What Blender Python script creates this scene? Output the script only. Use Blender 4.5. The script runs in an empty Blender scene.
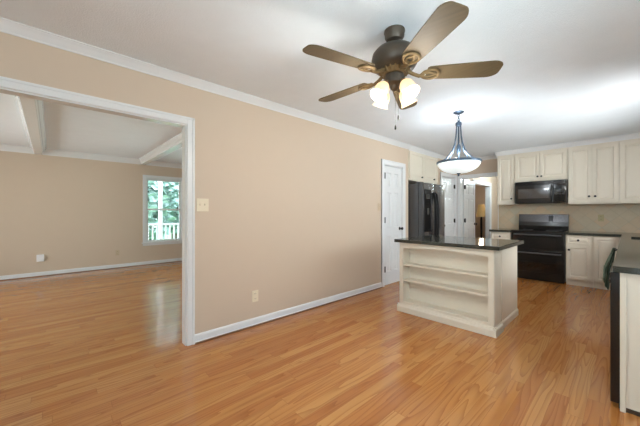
import bpy, bmesh, math, random
from mathutils import Vector, Matrix
C = bpy.context.scene
PI = math.pi
random.seed(4)

# ------------------------------------------------------------------ camera
F_PX = 288.0
YAW = math.radians(46.922)
CAM = Vector((2.841, 0.0, 1.25))
cd = bpy.data.cameras.new('camera')
cam = bpy.data.objects.new('camera', cd)
C.collection.objects.link(cam)
cam.location = CAM
cam.rotation_euler = (PI / 2, 0, YAW)
cd.sensor_width = 36.0
cd.lens = F_PX / 640 * 36
cd.clip_start = 0.02
cd.clip_end = 200
C.camera = cam

# ------------------------------------------------------------------ world, lights, exposure
vs = C.view_settings
vs.view_transform = 'Standard'
vs.look = 'None'
vs.exposure = 0.10
vs.gamma = 1.0
vs.use_curve_mapping = False

w = bpy.data.worlds.new('sky')
C.world = w
w.use_nodes = True
nt = w.node_tree
nt.nodes.clear()
wo = nt.nodes.new('ShaderNodeOutputWorld')
wb = nt.nodes.new('ShaderNodeBackground')
tc = nt.nodes.new('ShaderNodeTexCoord')
sx = nt.nodes.new('ShaderNodeSeparateXYZ')
rp = nt.nodes.new('ShaderNodeValToRGB')
rp.color_ramp.elements[0].position = 0.45
rp.color_ramp.elements[0].color = (0.80, 0.85, 0.88, 1)
rp.color_ramp.elements[1].position = 0.9
rp.color_ramp.elements[1].color = (0.62, 0.76, 0.95, 1)
mp = nt.nodes.new('ShaderNodeMath'); mp.operation = 'MULTIPLY_ADD'
mp.inputs[1].default_value = 0.5; mp.inputs[2].default_value = 0.5
nt.links.new(tc.outputs['Generated'], sx.inputs[0])
nt.links.new(sx.outputs['Z'], mp.inputs[0])
nt.links.new(mp.outputs[0], rp.inputs[0])
nt.links.new(rp.outputs[0], wb.inputs['Color'])
wb.inputs['Strength'].default_value = 7.0
nt.links.new(wb.outputs[0], wo.inputs[0])


def area(name, loc, rot, sx_, sy_, power, col=(1, 1, 1)):
    l = bpy.data.lights.new(name, 'AREA')
    l.shape = 'RECTANGLE'; l.size = sx_; l.size_y = sy_
    l.energy = power; l.color = col
    o = bpy.data.objects.new(name, l)
    C.collection.objects.link(o)
    o.location = loc; o.rotation_euler = rot
    return o

# daylight: sky through the sink window and unseen living room windows, and added fill lamps outside
# sending light up through the breakfast windows onto the ceiling
area('daylight_sink_window', (3.90, 4.85, 1.68), (math.radians(89), 0, math.radians(52)), 2.2, 1.05, 76, (0.95, 0.93, 0.92))
area('daylight_living_end', (-2.7, -3.75, 1.35), (math.radians(110), 0, 0), 2.6, 1.9, 92, (1.0, 0.95, 0.88))
area('living_side_fill', (-2.9, 4.05, 1.35), (math.radians(110), 0, PI), 2.4, 1.8, 58, (0.70, 0.96, 1.0))  # added opposite the end light to fill the shaded beam sides
area('ceiling_fill_side', (6.4, 0.4, 0.12), (PI, 0, 0), 2.8, 3.4, 700, (0.66, 0.87, 1.0))  # added upward lamp to brighten the ceiling; no paving is modelled
area('ceiling_fill_rear', (3.75, -3.9, 0.05), (PI, 0, 0), 2.2, 2.4, 620, (0.66, 0.87, 1.0))  # second added upward lamp, filling the ceiling through the rear window

# ------------------------------------------------------------------ helpers
ROOTM = {}


def link(o):
    C.collection.objects.link(o)
    return o


def empty(name, label, cat, loc=(0, 0, 0), rz=0.0, group=None):
    o = link(bpy.data.objects.new(name, None))
    o.location = loc
    o.rotation_euler = (0, 0, rz)
    o.empty_display_size = 0.1
    o['label'] = label
    o['category'] = cat
    if group:
        o['group'] = group
    ROOTM[o] = Matrix.Translation(Vector(loc)) @ Matrix.Rotation(rz, 4, 'Z')
    return o


def obj(name, bm, m, parent=None, smooth=False, world=False, label=None):
    if parent is not None and world:
        bm.transform(ROOTM[parent].inverted())
    bmesh.ops.recalc_face_normals(bm, faces=bm.faces)
    me = bpy.data.meshes.new(name)
    bm.to_mesh(me)
    bm.free()
    ms = m if isinstance(m, (list, tuple)) else [m]
    for x in ms:
        me.materials.append(x)
    if smooth:
        for p in me.polygons:
            p.use_smooth = True
        try:
            me.set_sharp_from_angle(angle=math.radians(40))
        except Exception:
            pass
    o = link(bpy.data.objects.new(name, me))
    if parent is not None:
        o.parent = parent
        ROOTM[o] = ROOTM[parent]
    if label:
        o['label'] = label
    return o


def tag(o, label, cat, group=None):
    o['label'] = label
    o['category'] = cat
    if group:
        o['group'] = group
    return o


def struct(name, bm, m, parent=None, smooth=False):
    o = obj(name, bm, m, parent, smooth)
    if parent is None:
        o['kind'] = 'structure'
        ROOTM[o] = Matrix.Identity(4)
    return o


def copy_tree(o, parent=None):
    c = o.copy()
    C.collection.objects.link(c)
    if parent is not None:
        c.parent = parent
    for ch in list(o.children):
        copy_tree(ch, c)
    return c


def B():
    return bmesh.new()


def box(bm, x0, y0, z0, x1, y1, z1, bev=0.0):
    x0, x1 = min(x0, x1), max(x0, x1)
    y0, y1 = min(y0, y1), max(y0, y1)
    z0, z1 = min(z0, z1), max(z0, z1)
    v = [bm.verts.new(p) for p in ((x0, y0, z0), (x1, y0, z0), (x1, y1, z0), (x0, y1, z0),
                                   (x0, y0, z1), (x1, y0, z1), (x1, y1, z1), (x0, y1, z1))]
    fs = [bm.faces.new([v[i] for i in f]) for f in
          ((3, 2, 1, 0), (4, 5, 6, 7), (0, 1, 5, 4), (1, 2, 6, 5), (2, 3, 7, 6), (3, 0, 4, 7))]
    if bev > 0:
        es = list({e for f in fs for e in f.edges})
        bmesh.ops.bevel(bm, geom=es, offset=bev, segments=2, affect='EDGES', profile=0.7)
    return bm


def bx(*a):
    return box(B(), *a)


def prism(bm, pts, vec):
    """closed loop of 3D points swept along vec"""
    vec = Vector(vec)
    a = [bm.verts.new(p) for p in pts]
    b = [bm.verts.new(Vector(p) + vec) for p in pts]
    n = len(pts)
    bm.faces.new(a)
    bm.faces.new(b[::-1])
    for i in range(n):
        j = (i + 1) % n
        bm.faces.new((a[i], b[i], b[j], a[j]))
    return bm


def lathe(bm, prof, cx=0, cy=0, cz=0, n=28, mat=None):
    """profile of (r, z) revolved about a vertical axis; mat = extra Matrix"""
    rings = []
    for r, z in prof:
        ring = []
        if r < 1e-6:
            ring = [bm.verts.new((0, 0, z))]
        else:
            for i in range(n):
                t = 2 * PI * i / n
                ring.append(bm.verts.new((r * math.cos(t), r * math.sin(t), z)))
        rings.append(ring)
    M = mat if mat is not None else Matrix.Identity(4)
    M = Matrix.Translation((cx, cy, cz)) @ M
    for ring in rings:
        for v in ring:
            v.co = M @ v.co
    for a, b in zip(rings, rings[1:]):
        for i in range(n):
            j = (i + 1) % n
            if len(a) == 1 and len(b) == 1:
                continue
            if len(a) == 1:
                bm.faces.new((a[0], b[i], b[j]))
            elif len(b) == 1:
                bm.faces.new((a[i], a[j], b[0]))
            else:
                bm.faces.new((a[i], a[j], b[j], b[i]))
    return bm


def tube(bm, pts, r, n=10, closed=False):
    pts = [Vector(p) for p in pts]
    rings = []
    m = len(pts)
    up = None
    for i, p in enumerate(pts):
        if closed:
            d = pts[(i + 1) % m] - pts[i - 1]
        else:
            d = pts[min(i + 1, m - 1)] - pts[max(i - 1, 0)]
        d.normalize()
        if up is None:
            up = Vector((0, 0, 1)) if abs(d.z) < 0.9 else Vector((1, 0, 0))
        a = d.cross(up)
        if a.length < 1e-5:
            a = d.orthogonal()
        a.normalize()
        b = a.cross(d).normalized()
        up = b
        rr = r[i] if isinstance(r, (list, tuple)) else r
        rings.append([bm.verts.new(p + (a * math.cos(2 * PI * k / n) + b * math.sin(2 * PI * k / n)) * rr) for k in range(n)])
    seq = list(zip(rings, rings[1:]))
    if closed:
        seq.append((rings[-1], rings[0]))
    for A_, B_ in seq:
        for k in range(n):
            bm.faces.new((A_[k], A_[(k + 1) % n], B_[(k + 1) % n], B_[k]))
    if not closed:
        bm.faces.new(rings[0][::-1])
        bm.faces.new(rings[-1])
    return bm


def field(bm, x0, z0, x1, z1, y, d, loops):
    """raised panel: nested rectangles (inset, depth) seen from -y*d side"""
    prev = None
    for ins, dep in loops:
        yy = y + d * dep
        ring = [bm.verts.new(p) for p in ((x0 + ins, yy, z0 + ins), (x1 - ins, yy, z0 + ins),
                                          (x1 - ins, yy, z1 - ins), (x0 + ins, yy, z1 - ins))]
        if prev:
            for i in range(4):
                j = (i + 1) % 4
                bm.faces.new((prev[i], prev[j], ring[j], ring[i]))
        prev = ring
    bm.faces.new(prev)


def cab_door(w_, h_, t=0.02, st=0.048):
    """raised-panel cabinet door, x 0..w, z 0..h, front face at y=0"""
    bm = B()
    st = min(st, w_ * 0.24, h_ * 0.3)
    box(bm, 0, 0, 0, st, t, h_, 0.002)
    box(bm, w_ - st, 0, 0, w_, t, h_, 0.002)
    box(bm, st, 0, 0, w_ - st, t, st, 0.002)
    box(bm, st, 0, h_ - st, w_ - st, t, h_, 0.002)
    i = min(0.030, (w_ - 2 * st) * 0.25)
    field(bm, st, st, w_ - st, h_ - st, 0, 1, [(0, 0.001), (0.010, 0.011), (0.014, 0.011), (0.014 + i, 0.003)])
    box(bm, st, 0.0125, st, w_ - st, t, h_ - st)
    return bm


def six_panel(w_, h_, t=0.035):
    bm = B()
    st, ms = 0.105, 0.09
    box(bm, 0, 0, 0, st, t, h_)
    box(bm, w_ - st, 0, 0, w_, t, h_)
    zs = [(0.22, 0.84), (0.99, 1.60), (1.70, h_ - 0.115)]
    ed = [0] + [v for z in zs for v in z] + [h_]
    for i in range(0, len(ed), 2):
        box(bm, st, 0, ed[i], w_ - st, t, ed[i + 1])
    xm0, xm1 = w_ / 2 - ms / 2, w_ / 2 + ms / 2
    for z0, z1 in zs:
        box(bm, xm0, 0, z0, xm1, t, z1)
        for a, b in ((st, xm0), (xm1, w_ - st)):
            L = [(0, 0), (0.012, 0.011), (0.026, 0.011), (0.05, 0.003)]
            field(bm, a, z0, b, z1, 0, 1, L)
            field(bm, a, z0, b, z1, t, -1, L)
    return bm


def knob_bm(r=0.018, l=0.03):
    return lathe(B(), [(0, 0), (r * 0.7, 0), (r * 0.45, l * 0.35), (r * 0.5, l * 0.5), (r, l * 0.7), (r * 0.9, l * 0.95), (0, l)],
                 n=14, mat=Matrix.Rotation(PI / 2, 4, 'X'))


# ------------------------------------------------------------------ materials
def newmat(name):
    m = bpy.data.materials.new(name)
    m.use_nodes = True
    return m, m.node_tree, m.node_tree.nodes['Principled BSDF']


def hexc(r, g, b):
    f = lambda v: ((v / 255 + 0.055) / 1.055) ** 2.4 if v > 10 else v / 255 / 12.92
    return (f(r), f(g), f(b), 1)


def plain(name, col, rough=0.5, metal=0.0, bump=0.0, scale=200.0, spec=0.5, coat=0.0, var=0.04):
    m, t, p = newmat(name)
    p.inputs['Roughness'].default_value = rough
    p.inputs['Metallic'].default_value = metal
    p.inputs['Specular IOR Level'].default_value = spec
    p.inputs['Coat Weight'].default_value = coat
    co = t.nodes.new('ShaderNodeTexCoord')
    n = t.nodes.new('ShaderNodeTexNoise')
    n.inputs['Scale'].default_value = scale * 0.05
    n.inputs['Detail'].default_value = 3
    t.links.new(co.outputs['Object'], n.inputs['Vector'])
    mx = t.nodes.new('ShaderNodeMix'); mx.data_type = 'RGBA'
    mx.inputs[6].default_value = tuple(c * (1 - var) for c in col[:3]) + (1,)
    mx.inputs[7].default_value = tuple(min(1, c * (1 + var)) for c in col[:3]) + (1,)
    t.links.new(n.outputs['Fac'], mx.inputs[0])
    t.links.new(mx.outputs[2], p.inputs['Base Color'])
    if bump > 0:
        n2 = t.nodes.new('ShaderNodeTexNoise')
        n2.inputs['Scale'].default_value = scale
        n2.inputs['Detail'].default_value = 2
        t.links.new(co.outputs['Object'], n2.inputs['Vector'])
        b = t.nodes.new('ShaderNodeBump')
        b.inputs['Strength'].default_value = bump
        b.inputs['Distance'].default_value = 0.01
        t.links.new(n2.outputs['Fac'], b.inputs['Height'])
        t.links.new(b.outputs[0], p.inputs['Normal'])
    return m


def emit(name, col, strength, base=None):
    m, t, p = newmat(name)
    p.inputs['Base Color'].default_value = base or col
    p.inputs['Emission Color'].default_value = col
    p.inputs['Emission Strength'].default_value = strength
    p.inputs['Roughness'].default_value = 0.3
    return m


WALL = plain('tan_wall_paint', hexc(206, 187, 167), 0.55, bump=0.05, scale=160, spec=0.3, var=0.012)
CEIL = plain('textured_ceiling_paint', hexc(237, 243, 249), 0.85, bump=0.35, scale=130, spec=0.2, var=0.03)
TRIM = plain('glossy_white_trim', hexc(224, 225, 226), 0.28, spec=0.4, var=0.01)
TRIMG = plain('polished_white_trim', hexc(222, 223, 224), 0.06, spec=0.5, var=0.01)
DOORW = plain('white_door_paint', hexc(216, 217, 218), 0.35, var=0.01)
CREAM = plain('cream_cabinet_paint', hexc(221, 212, 196), 0.4, var=0.015)
BLACKM = plain('bronze_black_hardware', hexc(18, 15, 14), 0.45)
APPL = plain('black_appliance_enamel', hexc(17, 17, 19), 0.16, spec=0.6)
APPLG = plain('black_oven_glass', hexc(9, 9, 11), 0.05, spec=0.7)
FRID = plain('black_fridge_enamel', hexc(62, 62, 65), 0.2, spec=0.7, coat=0.3)
SILV = plain('dark_stainless', hexc(120, 120, 122), 0.28, metal=0.9)
HANDM = plain('dark_bar_handle', hexc(92, 92, 97), 0.3, metal=0.7)
PLATE = plain('ivory_plate', hexc(226, 214, 190), 0.35)
WPLAS = plain('white_plastic', hexc(235, 235, 238), 0.35)
FANM = plain('weathered_bronze', hexc(84, 74, 64), 0.42, metal=0.55)
BRASS = plain('antique_brass', hexc(128, 106, 74), 0.45, metal=0.6)
STEEL = plain('brushed_blue_nickel', hexc(84, 100, 118), 0.4, metal=0.8)
BLACK = plain('matt_black', hexc(9, 9, 10), 0.5, spec=0.2)
LOUVER = plain('grey_print', hexc(150, 150, 152), 0.5)
WVINYL = plain('white_vinyl', hexc(222, 226, 226), 0.35)
SINKM = plain('black_composite_sink', hexc(10, 10, 11), 0.5)
DARKTOE = plain('toe_shade_paint', hexc(70, 55, 42), 0.6)
LAMPM = plain('dark_lamp_metal', hexc(30, 26, 24), 0.4, metal=0.6)
SHADEL = emit('lamp_shade_linen', hexc(190, 162, 108), 0.30)
FANGLASS = emit('frosted_warm_glass', (1.0, 0.72, 0.38, 1), 1.0, (0.42, 0.34, 0.22, 1))
BULB = emit('lit_bulb', (1.0, 0.86, 0.62, 1), 14.0)
BOWL = emit('frosted_white_glass', (0.84, 0.97, 1.0, 1), 0.55, (0.9, 0.92, 0.92, 1))
RINGM = plain('charcoal_print', hexc(52, 52, 54), 0.4)
SCREEN = plain('dark_display', hexc(24, 30, 34), 0.08)


def wood_floor():
    m, t, p = newmat('oak_strip_floor')
    N = t.nodes.new
    Lk = t.links.new

    def math_(op, a, b=None, c=None):
        n = N('ShaderNodeMath'); n.operation = op
        for i, v in enumerate((a, b, c)):
            if v is None:
                continue
            if isinstance(v, (int, float)):
                n.inputs[i].default_value = v
            else:
                Lk(v, n.inputs[i])
        return n.outputs[0]
    co = N('ShaderNodeTexCoord')
    s = N('ShaderNodeSeparateXYZ')
    Lk(co.outputs['Object'], s.inputs[0])
    u = math_('DIVIDE', s.outputs['X'], 0.083)
    row = math_('FLOOR', u)
    wn = N('ShaderNodeTexWhiteNoise'); wn.noise_dimensions = '1D'
    Lk(row, wn.inputs['W'])
    v = math_('MULTIPLY_ADD', s.outputs['Y'], 1 / 1.15, None)
    v = math_('MULTIPLY_ADD', wn.outputs['Value'], 7.3, math_('DIVIDE', s.outputs['Y'], 1.15))
    col = math_('FLOOR', v)
    cb = N('ShaderNodeCombineXYZ')
    Lk(row, cb.inputs[0]); Lk(col, cb.inputs[1])
    wid = N('ShaderNodeTexWhiteNoise'); wid.noise_dimensions = '2D'
    Lk(cb.outputs[0], wid.inputs['Vector'])
    ident = wid.outputs['Value']
    # seams
    fu = math_('ABSOLUTE', math_('SUBTRACT', math_('FRACT', u), 0.5))
    fv = math_('ABSOLUTE', math_('SUBTRACT', math_('FRACT', v), 0.5))
    seam = math_('MAXIMUM', math_('GREATER_THAN', fu, 0.488), math_('GREATER_THAN', fv, 0.4988))
    # grain coordinates: long in Y, each strip offset
    g = N('ShaderNodeCombineXYZ')
    Lk(math_('MULTIPLY', s.outputs['X'], 8.5), g.inputs[0])
    Lk(math_('MULTIPLY_ADD', s.outputs['Y'], 0.62, math_('MULTIPLY', ident, 37.0)), g.inputs[1])
    Lk(math_('MULTIPLY', ident, 53.0), g.inputs[2])
    n1 = N('ShaderNodeTexNoise')
    n1.inputs['Scale'].default_value = 1.0; n1.inputs['Detail'].default_value = 1.5
    Lk(g.outputs[0], n1.inputs['Vector'])
    # cathedral rings: contour lines of the noise field
    rings = math_('FRACT', math_('MULTIPLY', n1.outputs['Fac'], 11.0))
    rings = math_('POWER', rings, 3.0)
    g2 = N('ShaderNodeCombineXYZ')
    Lk(math_('MULTIPLY', s.outputs['X'], 170.0), g2.inputs[0])
    Lk(math_('MULTIPLY_ADD', s.outputs['Y'], 5.0, math_('MULTIPLY', ident, 11.0)), g2.inputs[1])
    n2 = N('ShaderNodeTexNoise')
    n2.inputs['Scale'].default_value = 1.0; n2.inputs['Detail'].default_value = 2
    Lk(g2.outputs[0], n2.inputs['Vector'])
    ramp = N('ShaderNodeValToRGB')
    els = ramp.color_ramp.elements
    els[0].position = 0.0; els[0].color = hexc(*FLOOR_A)
    els[1].position = 1.0; els[1].color = hexc(*FLOOR_C)
    e = els.new(0.5); e.color = hexc(*FLOOR_B)
    Lk(ident, ramp.inputs[0])
    dk = N('ShaderNodeMix'); dk.data_type = 'RGBA'; dk.blend_type = 'MULTIPLY'
    Lk(math_('MULTIPLY_ADD', rings, 0.62, math_('MULTIPLY', n2.outputs['Fac'], 0.28)), dk.inputs[0])
    Lk(ramp.outputs[0], dk.inputs[6])
    dk.inputs[7].default_value = (0.56, 0.42, 0.30, 1)
    sm = N('ShaderNodeMix'); sm.data_type = 'RGBA'; sm.blend_type = 'MULTIPLY'
    Lk(math_('MULTIPLY', seam, 0.4), sm.inputs[0])
    Lk(dk.outputs[2], sm.inputs[6])
    sm.inputs[7].default_value = (0.35, 0.25, 0.18, 1)
    Lk(sm.outputs[2], p.inputs['Base Color'])
    p.inputs['Roughness'].default_value = 0.15
    p.inputs['Specular IOR Level'].default_value = 0.6
    b = N('ShaderNodeBump')
    b.inputs['Strength'].default_value = 0.12
    b.inputs['Distance'].default_value = 0.002
    Lk(math_('MULTIPLY_ADD', seam, -1.0, math_('MULTIPLY', n1.outputs['Fac'], 1.2)), b.inputs['Height'])
    Lk(b.outputs[0], p.inputs['Normal'])
    return m


FLOOR_A, FLOOR_B, FLOOR_C = (180, 114, 58), (192, 128, 68), (202, 143, 82)
FLOOR = wood_floor()


def granite():
    m, t, p = newmat('black_green_granite')
    co = t.nodes.new('ShaderNodeTexCoord')
    n = t.nodes.new('ShaderNodeTexNoise')
    n.inputs['Scale'].default_value = 260; n.inputs['Detail'].default_value = 3
    t.links.new(co.outputs['Object'], n.inputs['Vector'])
    r = t.nodes.new('ShaderNodeValToRGB')
    r.color_ramp.elements[0].position = 0.42; r.color_ramp.elements[0].color = hexc(20, 21, 20)
    r.color_ramp.elements[1].position = 0.72; r.color_ramp.elements[1].color = hexc(98, 98, 88)
    t.links.new(n.outputs['Fac'], r.inputs[0])
    t.links.new(r.outputs[0], p.inputs['Base Color'])
    p.inputs['Roughness'].default_value = 0.1
    p.inputs['Specular IOR Level'].default_value = 0.42
    return m


GRAN = granite()


def tile_splash():
    m, t, p = newmat('diagonal_stone_tile')
    N = t.nodes.new; Lk = t.links.new
    co = N('ShaderNodeTexCoord')
    mpn = N('ShaderNodeMapping')
    mpn.inputs['Rotation'].default_value = (PI / 2, 0, 0)
    mp2 = N('ShaderNodeMapping')
    mp2.inputs['Rotation'].default_value = (0, 0, PI / 4)
    Lk(co.outputs['Object'], mpn.inputs[0]); Lk(mpn.outputs[0], mp2.inputs[0])
    br = N('ShaderNodeTexBrick')
    br.offset = 0.0
    br.inputs['Scale'].default_value = 1.0
    br.inputs['Brick Width'].default_value = 0.155
    br.inputs['Row Height'].default_value = 0.155
    br.inputs['Mortar Size'].default_value = 0.003
    br.inputs['Bias'].default_value = 0.0
    br.inputs['Color1'].default_value = hexc(192, 184, 162)
    br.inputs['Color2'].default_value = hexc(204, 178, 148)
    br.inputs['Mortar'].default_value = hexc(180, 170, 150)
    Lk(mp2.outputs[0], br.inputs['Vector'])
    n = N('ShaderNodeTexNoise'); n.inputs['Scale'].default_value = 9; n.inputs['Detail'].default_value = 4
    Lk(co.outputs['Object'], n.inputs['Vector'])
    mx = N('ShaderNodeMix'); mx.data_type = 'RGBA'; mx.blend_type = 'MULTIPLY'
    Lk(n.outputs['Fac'], mx.inputs[0])
    Lk(br.outputs['Color'], mx.inputs[6])
    mx.inputs[7].default_value = (0.82, 0.8, 0.76, 1)
    Lk(mx.outputs[2], p.inputs['Base Color'])
    p.inputs['Roughness'].default_value = 0.5
    return m


TILE = tile_splash()


def blade_wood():
    m, t, p = newmat('dark_walnut_blade')
    co = t.nodes.new('ShaderNodeTexCoord')
    mpn = t.nodes.new('ShaderNodeMapping')
    mpn.inputs['Scale'].default_value = (3, 60, 10)
    n = t.nodes.new('ShaderNodeTexNoise'); n.inputs['Scale'].default_value = 1; n.inputs['Detail'].default_value = 3
    t.links.new(co.outputs['Object'], mpn.inputs[0]); t.links.new(mpn.outputs[0], n.inputs['Vector'])
    r = t.nodes.new('ShaderNodeValToRGB')
    r.color_ramp.elements[0].color = hexc(82, 69, 49)
    r.color_ramp.elements[1].color = hexc(106, 89, 65)
    t.links.new(n.outputs['Fac'], r.inputs[0])
    t.links.new(r.outputs[0], p.inputs['Base Color'])
    p.inputs['Roughness'].default_value = 0.6
    p.inputs['Specular IOR Level'].default_value = 0.3
    return m


BLADE = blade_wood()


def pane_mat():
    m = bpy.data.materials.new('window_glass')
    m.use_nodes = True
    t = m.node_tree
    t.nodes.clear()
    o = t.nodes.new('ShaderNodeOutputMaterial')
    tr = t.nodes.new('ShaderNodeBsdfTransparent')
    tr.inputs[0].default_value = (0.94, 0.97, 0.96, 1)
    gl = t.nodes.new('ShaderNodeBsdfGlossy')
    gl.inputs['Roughness'].default_value = 0.02
    fr = t.nodes.new('ShaderNodeFresnel'); fr.inputs[0].default_value = 1.45
    mx = t.nodes.new('ShaderNodeMixShader')
    t.links.new(fr.outputs[0], mx.inputs[0])
    t.links.new(tr.outputs[0], mx.inputs[1])
    t.links.new(gl.outputs[0], mx.inputs[2])
    t.links.new(mx.outputs[0], o.inputs[0])
    return m


PANE = pane_mat()


def leaf_mat(name, a, b):
    m, t, p = newmat(name)
    co = t.nodes.new('ShaderNodeTexCoord')
    n = t.nodes.new('ShaderNodeTexNoise'); n.inputs['Scale'].default_value = 2.2; n.inputs['Detail'].default_value = 5
    t.links.new(co.outputs['Object'], n.inputs['Vector'])
    r = t.nodes.new('ShaderNodeValToRGB')
    r.color_ramp.elements[0].position = 0.35; r.color_ramp.elements[0].color = a
    r.color_ramp.elements[1].position = 0.65; r.color_ramp.elements[1].color = b
    t.links.new(n.outputs['Fac'], r.inputs[0]); t.links.new(r.outputs[0], p.inputs['Base Color'])
    p.inputs['Roughness'].default_value = 0.6
    return m


LEAF = leaf_mat('tree_leaves', hexc(128, 160, 146), hexc(190, 212, 204))
LAWN = leaf_mat('lawn_grass', hexc(96, 150, 92), hexc(140, 186, 124))
BARK = plain('tree_bark', hexc(92, 84, 74), 0.8, bump=0.4, scale=30)


def towel_mat():
    m, t, p = newmat('green_towel_cloth')
    co = t.nodes.new('ShaderNodeTexCoord')
    wv = t.nodes.new('ShaderNodeTexWave'); wv.inputs['Scale'].default_value = 9
    wv.bands_direction = 'Y'
    t.links.new(co.outputs['Object'], wv.inputs['Vector'])
    r = t.nodes.new('ShaderNodeValToRGB')
    r.color_ramp.elements[0].position = 0.45; r.color_ramp.elements[0].color = hexc(44, 60, 48)
    r.color_ramp.elements[1].position = 0.55; r.color_ramp.elements[1].color = hexc(112, 128, 112)
    t.links.new(wv.outputs['Fac'], r.inputs[0]); t.links.new(r.outputs[0], p.inputs['Base Color'])
    p.inputs['Roughness'].default_value = 0.95
    return m


TOWEL = towel_mat()

# ------------------------------------------------------------------ the shell
ZC = 2.52          # ceiling
XF = -5.10         # far wall of the living room
YB = 7.20          # back wall of the kitchen
XR = 3.44          # kitchen right wall
XD = 4.60          # breakfast right wall
YF = -2.20         # wall behind the camera
TH = 0.14
TO = 0.095         # the thinner wall at the wide opening


def wall_y(bm, xa, xb, y0, y1, ops, z1=ZC, z0=0.0):
    """wall running along y (x from xa to xb) with openings (ya, yb, za, zb)"""
    cur = y0
    for ya, yb, za, zb in sorted(ops):
        if ya > cur:
            box(bm, xa, cur, z0, xb, ya, z1)
        if za > z0:
            box(bm, xa, ya, z0, xb, yb, za)
        if zb < z1:
            box(bm, xa, ya, zb, xb, yb, z1)
        cur = yb
    if cur < y1:
        box(bm, xa, cur, z0, xb, y1, z1)
    return bm


def wall_x(bm, ya, yb, x0, x1, ops, z1=ZC, z0=0.0):
    cur = x0
    for xa, xb, za, zb in sorted(ops):
        if xa > cur:
            box(bm, cur, ya, z0, xa, yb, z1)
        if za > z0:
            box(bm, xa, ya, z0, xb, yb, za)
        if zb < z1:
            box(bm, xa, ya, zb, xb, yb, z1)
        cur = xb
    if cur < x1:
        box(bm, cur, ya, z0, x1, yb, z1)
    return bm


struct('floor', bx(-5.4, -3.6, -0.1, 4.9, 11.2, 0.0), FLOOR)
struct('ceiling', bx(-5.4, -3.6, ZC, 4.9, 11.2, ZC + 0.12), CEIL)

OP0, OP1, OPZ = -1.60, 0.937, 2.085      # opening to the living room
PD0, PD1 = 4.14, 4.735                   # pantry door opening
GD0, GD1 = 6.36, 7.08                    # door beyond the refrigerator
bm = B()
wall_y(bm, -TO, 0, YF, 2.2, [(OP0, OP1, 0, OPZ)])
wall_y(bm, -TH, 0, 2.2, 4.945, [(PD0, PD1, 0, 2.085)])
struct('wall_left', bm, WALL)
struct('wall_niche', bx(-0.80, 4.945 - TH, 0, -TH, 4.945, ZC), WALL)
struct('wall_niche_back', bx(-0.92, 4.81, 0, -0.80, 7.2, ZC), WALL)
bm = B()
box(bm, -0.80, 6.165, 0, -TH, 6.165 + 0.1, ZC)
wall_y(bm, -TH, 0, 6.165, YB, [(GD0, GD1, 0, 2.085)])
struct('wall_left_far', bm, WALL)
struct('wall_pantry', bx(-0.92, 3.72, 0, -0.80, 4.81, ZC), WALL)
bm = B()
DW0, DW1, DWZ = 0.085, 0.895, 2.085       # hall doorway
wall_x(bm, YB, YB + 0.12, -TH, XD + TH, [(DW0, DW1, 0, DWZ)])
struct('wall_back', bm, WALL)
struct('wall_right', wall_y(B(), XR, XR + TH, 2.62, YB, [(3.85, 6.05, 1.12, 2.2)]), WALL)
struct('wall_jog', bx(XR + TH, 2.62, 0, XD + TH, 2.62 + TH, ZC), WALL)
struct('wall_breakfast', wall_y(B(), XD, XD + TH, YF, 2.62, [(-1.0, 1.8, 0.75, 2.2)]), WALL)
struct('wall_behind', wall_x(B(), YF - TH, YF, -TH, XD + TH, [(3.05, 4.45, 0.12, 2.2)]), WALL)
# living room
WL0, WL1, WZ0, WZ1 = 1.67, 2.50, 0.53, 2.105
struct('wall_living_far', wall_y(B(), XF - 0.16, XF, -3.5, 3.75, [(WL0, WL1, WZ0, WZ1), (-2.6, -1.8, WZ0, WZ1)]), WALL)
struct('wall_living_right', wall_x(B(), 3.60, 3.74, XF, -TH, [(-4.1, -1.7, 0.3, 2.2)]), WALL)
struct('wall_living_left', wall_x(B(), -3.5, -3.36, XF, 0, [(-4.0, -1.4, 0.3, 2.2)]), WALL)
struct('wall_living_return', bx(-TH, -3.36, 0, 0, YF - TH, ZC), WALL)
# hall beyond the kitchen
HX0, HX1, HY1 = -0.03, 1.25, 10.5
struct('wall_hall_left', wall_y(B(), HX0 - 0.12, HX0, YB + 0.12, HY1, [(8.42, 9.75, 0, 2.07)]), WALL)
struct('wall_hall_right', bx(HX1, YB + 0.12, 0, HX1 + 0.12, HY1, ZC), WALL)
struct('wall_hall_end', bx(HX0 - 0.12, HY1, 0, HX1 + 0.12, HY1 + 0.12, ZC), WALL)
struct('wall_den_end', bx(-3.0, 10.9, 0, HX0 - 0.12, 11.02, ZC), WALL)
struct('wall_den_left', bx(-3.1, YB, 0, -3.0, 11.02, ZC), WALL)
struct('wall_den_near', bx(-3.0, YB, 0, -TH, YB + 0.12, ZC), WALL)
struct('wall_den_right', bx(HX0 - 0.12, HY1 + 0.12, 0, HX0, 10.9, ZC), WALL)

# backsplash tile
bm = B()
box(bm, 0.898, YB - 0.008, 0.90, XR, YB, 1.44)
struct('wall_tile_back', bm, TILE)
struct('wall_tile_right', bx(XR - 0.008, 2.66, 0.90, XR, YB - 0.01, 1.11), TILE)


# ------------------------------------------------------------------ trim
def crown_prof(p, q, h=0.068, k=1.0):
    """points (out, z) of a crown cross section hanging from the ceiling"""
    return [(0, ZC), (0, ZC - h), (0.010, ZC - h), (0.014, ZC - h * 0.86), (0.022, ZC - h * 0.72),
            (0.042, ZC - h * 0.38), (0.054, ZC - h * 0.2), (0.058, ZC - h * 0.12), (0.066, ZC - h * 0.1), (0.066, ZC)]


def crown_y(bm, x, d, y0, y1, h=0.068, k=1.0):
    prism(bm, [(x + d * a * k, y0, z) for a, z in crown_prof(0, 0, h)], (0, y1 - y0, 0))
    return bm


def crown_x(bm, y, d, x0, x1, h=0.068, k=1.0):
    prism(bm, [(x0, y + d * a * k, z) for a, z in crown_prof(0, 0, h)], (x1 - x0, 0, 0))
    return bm


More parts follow.
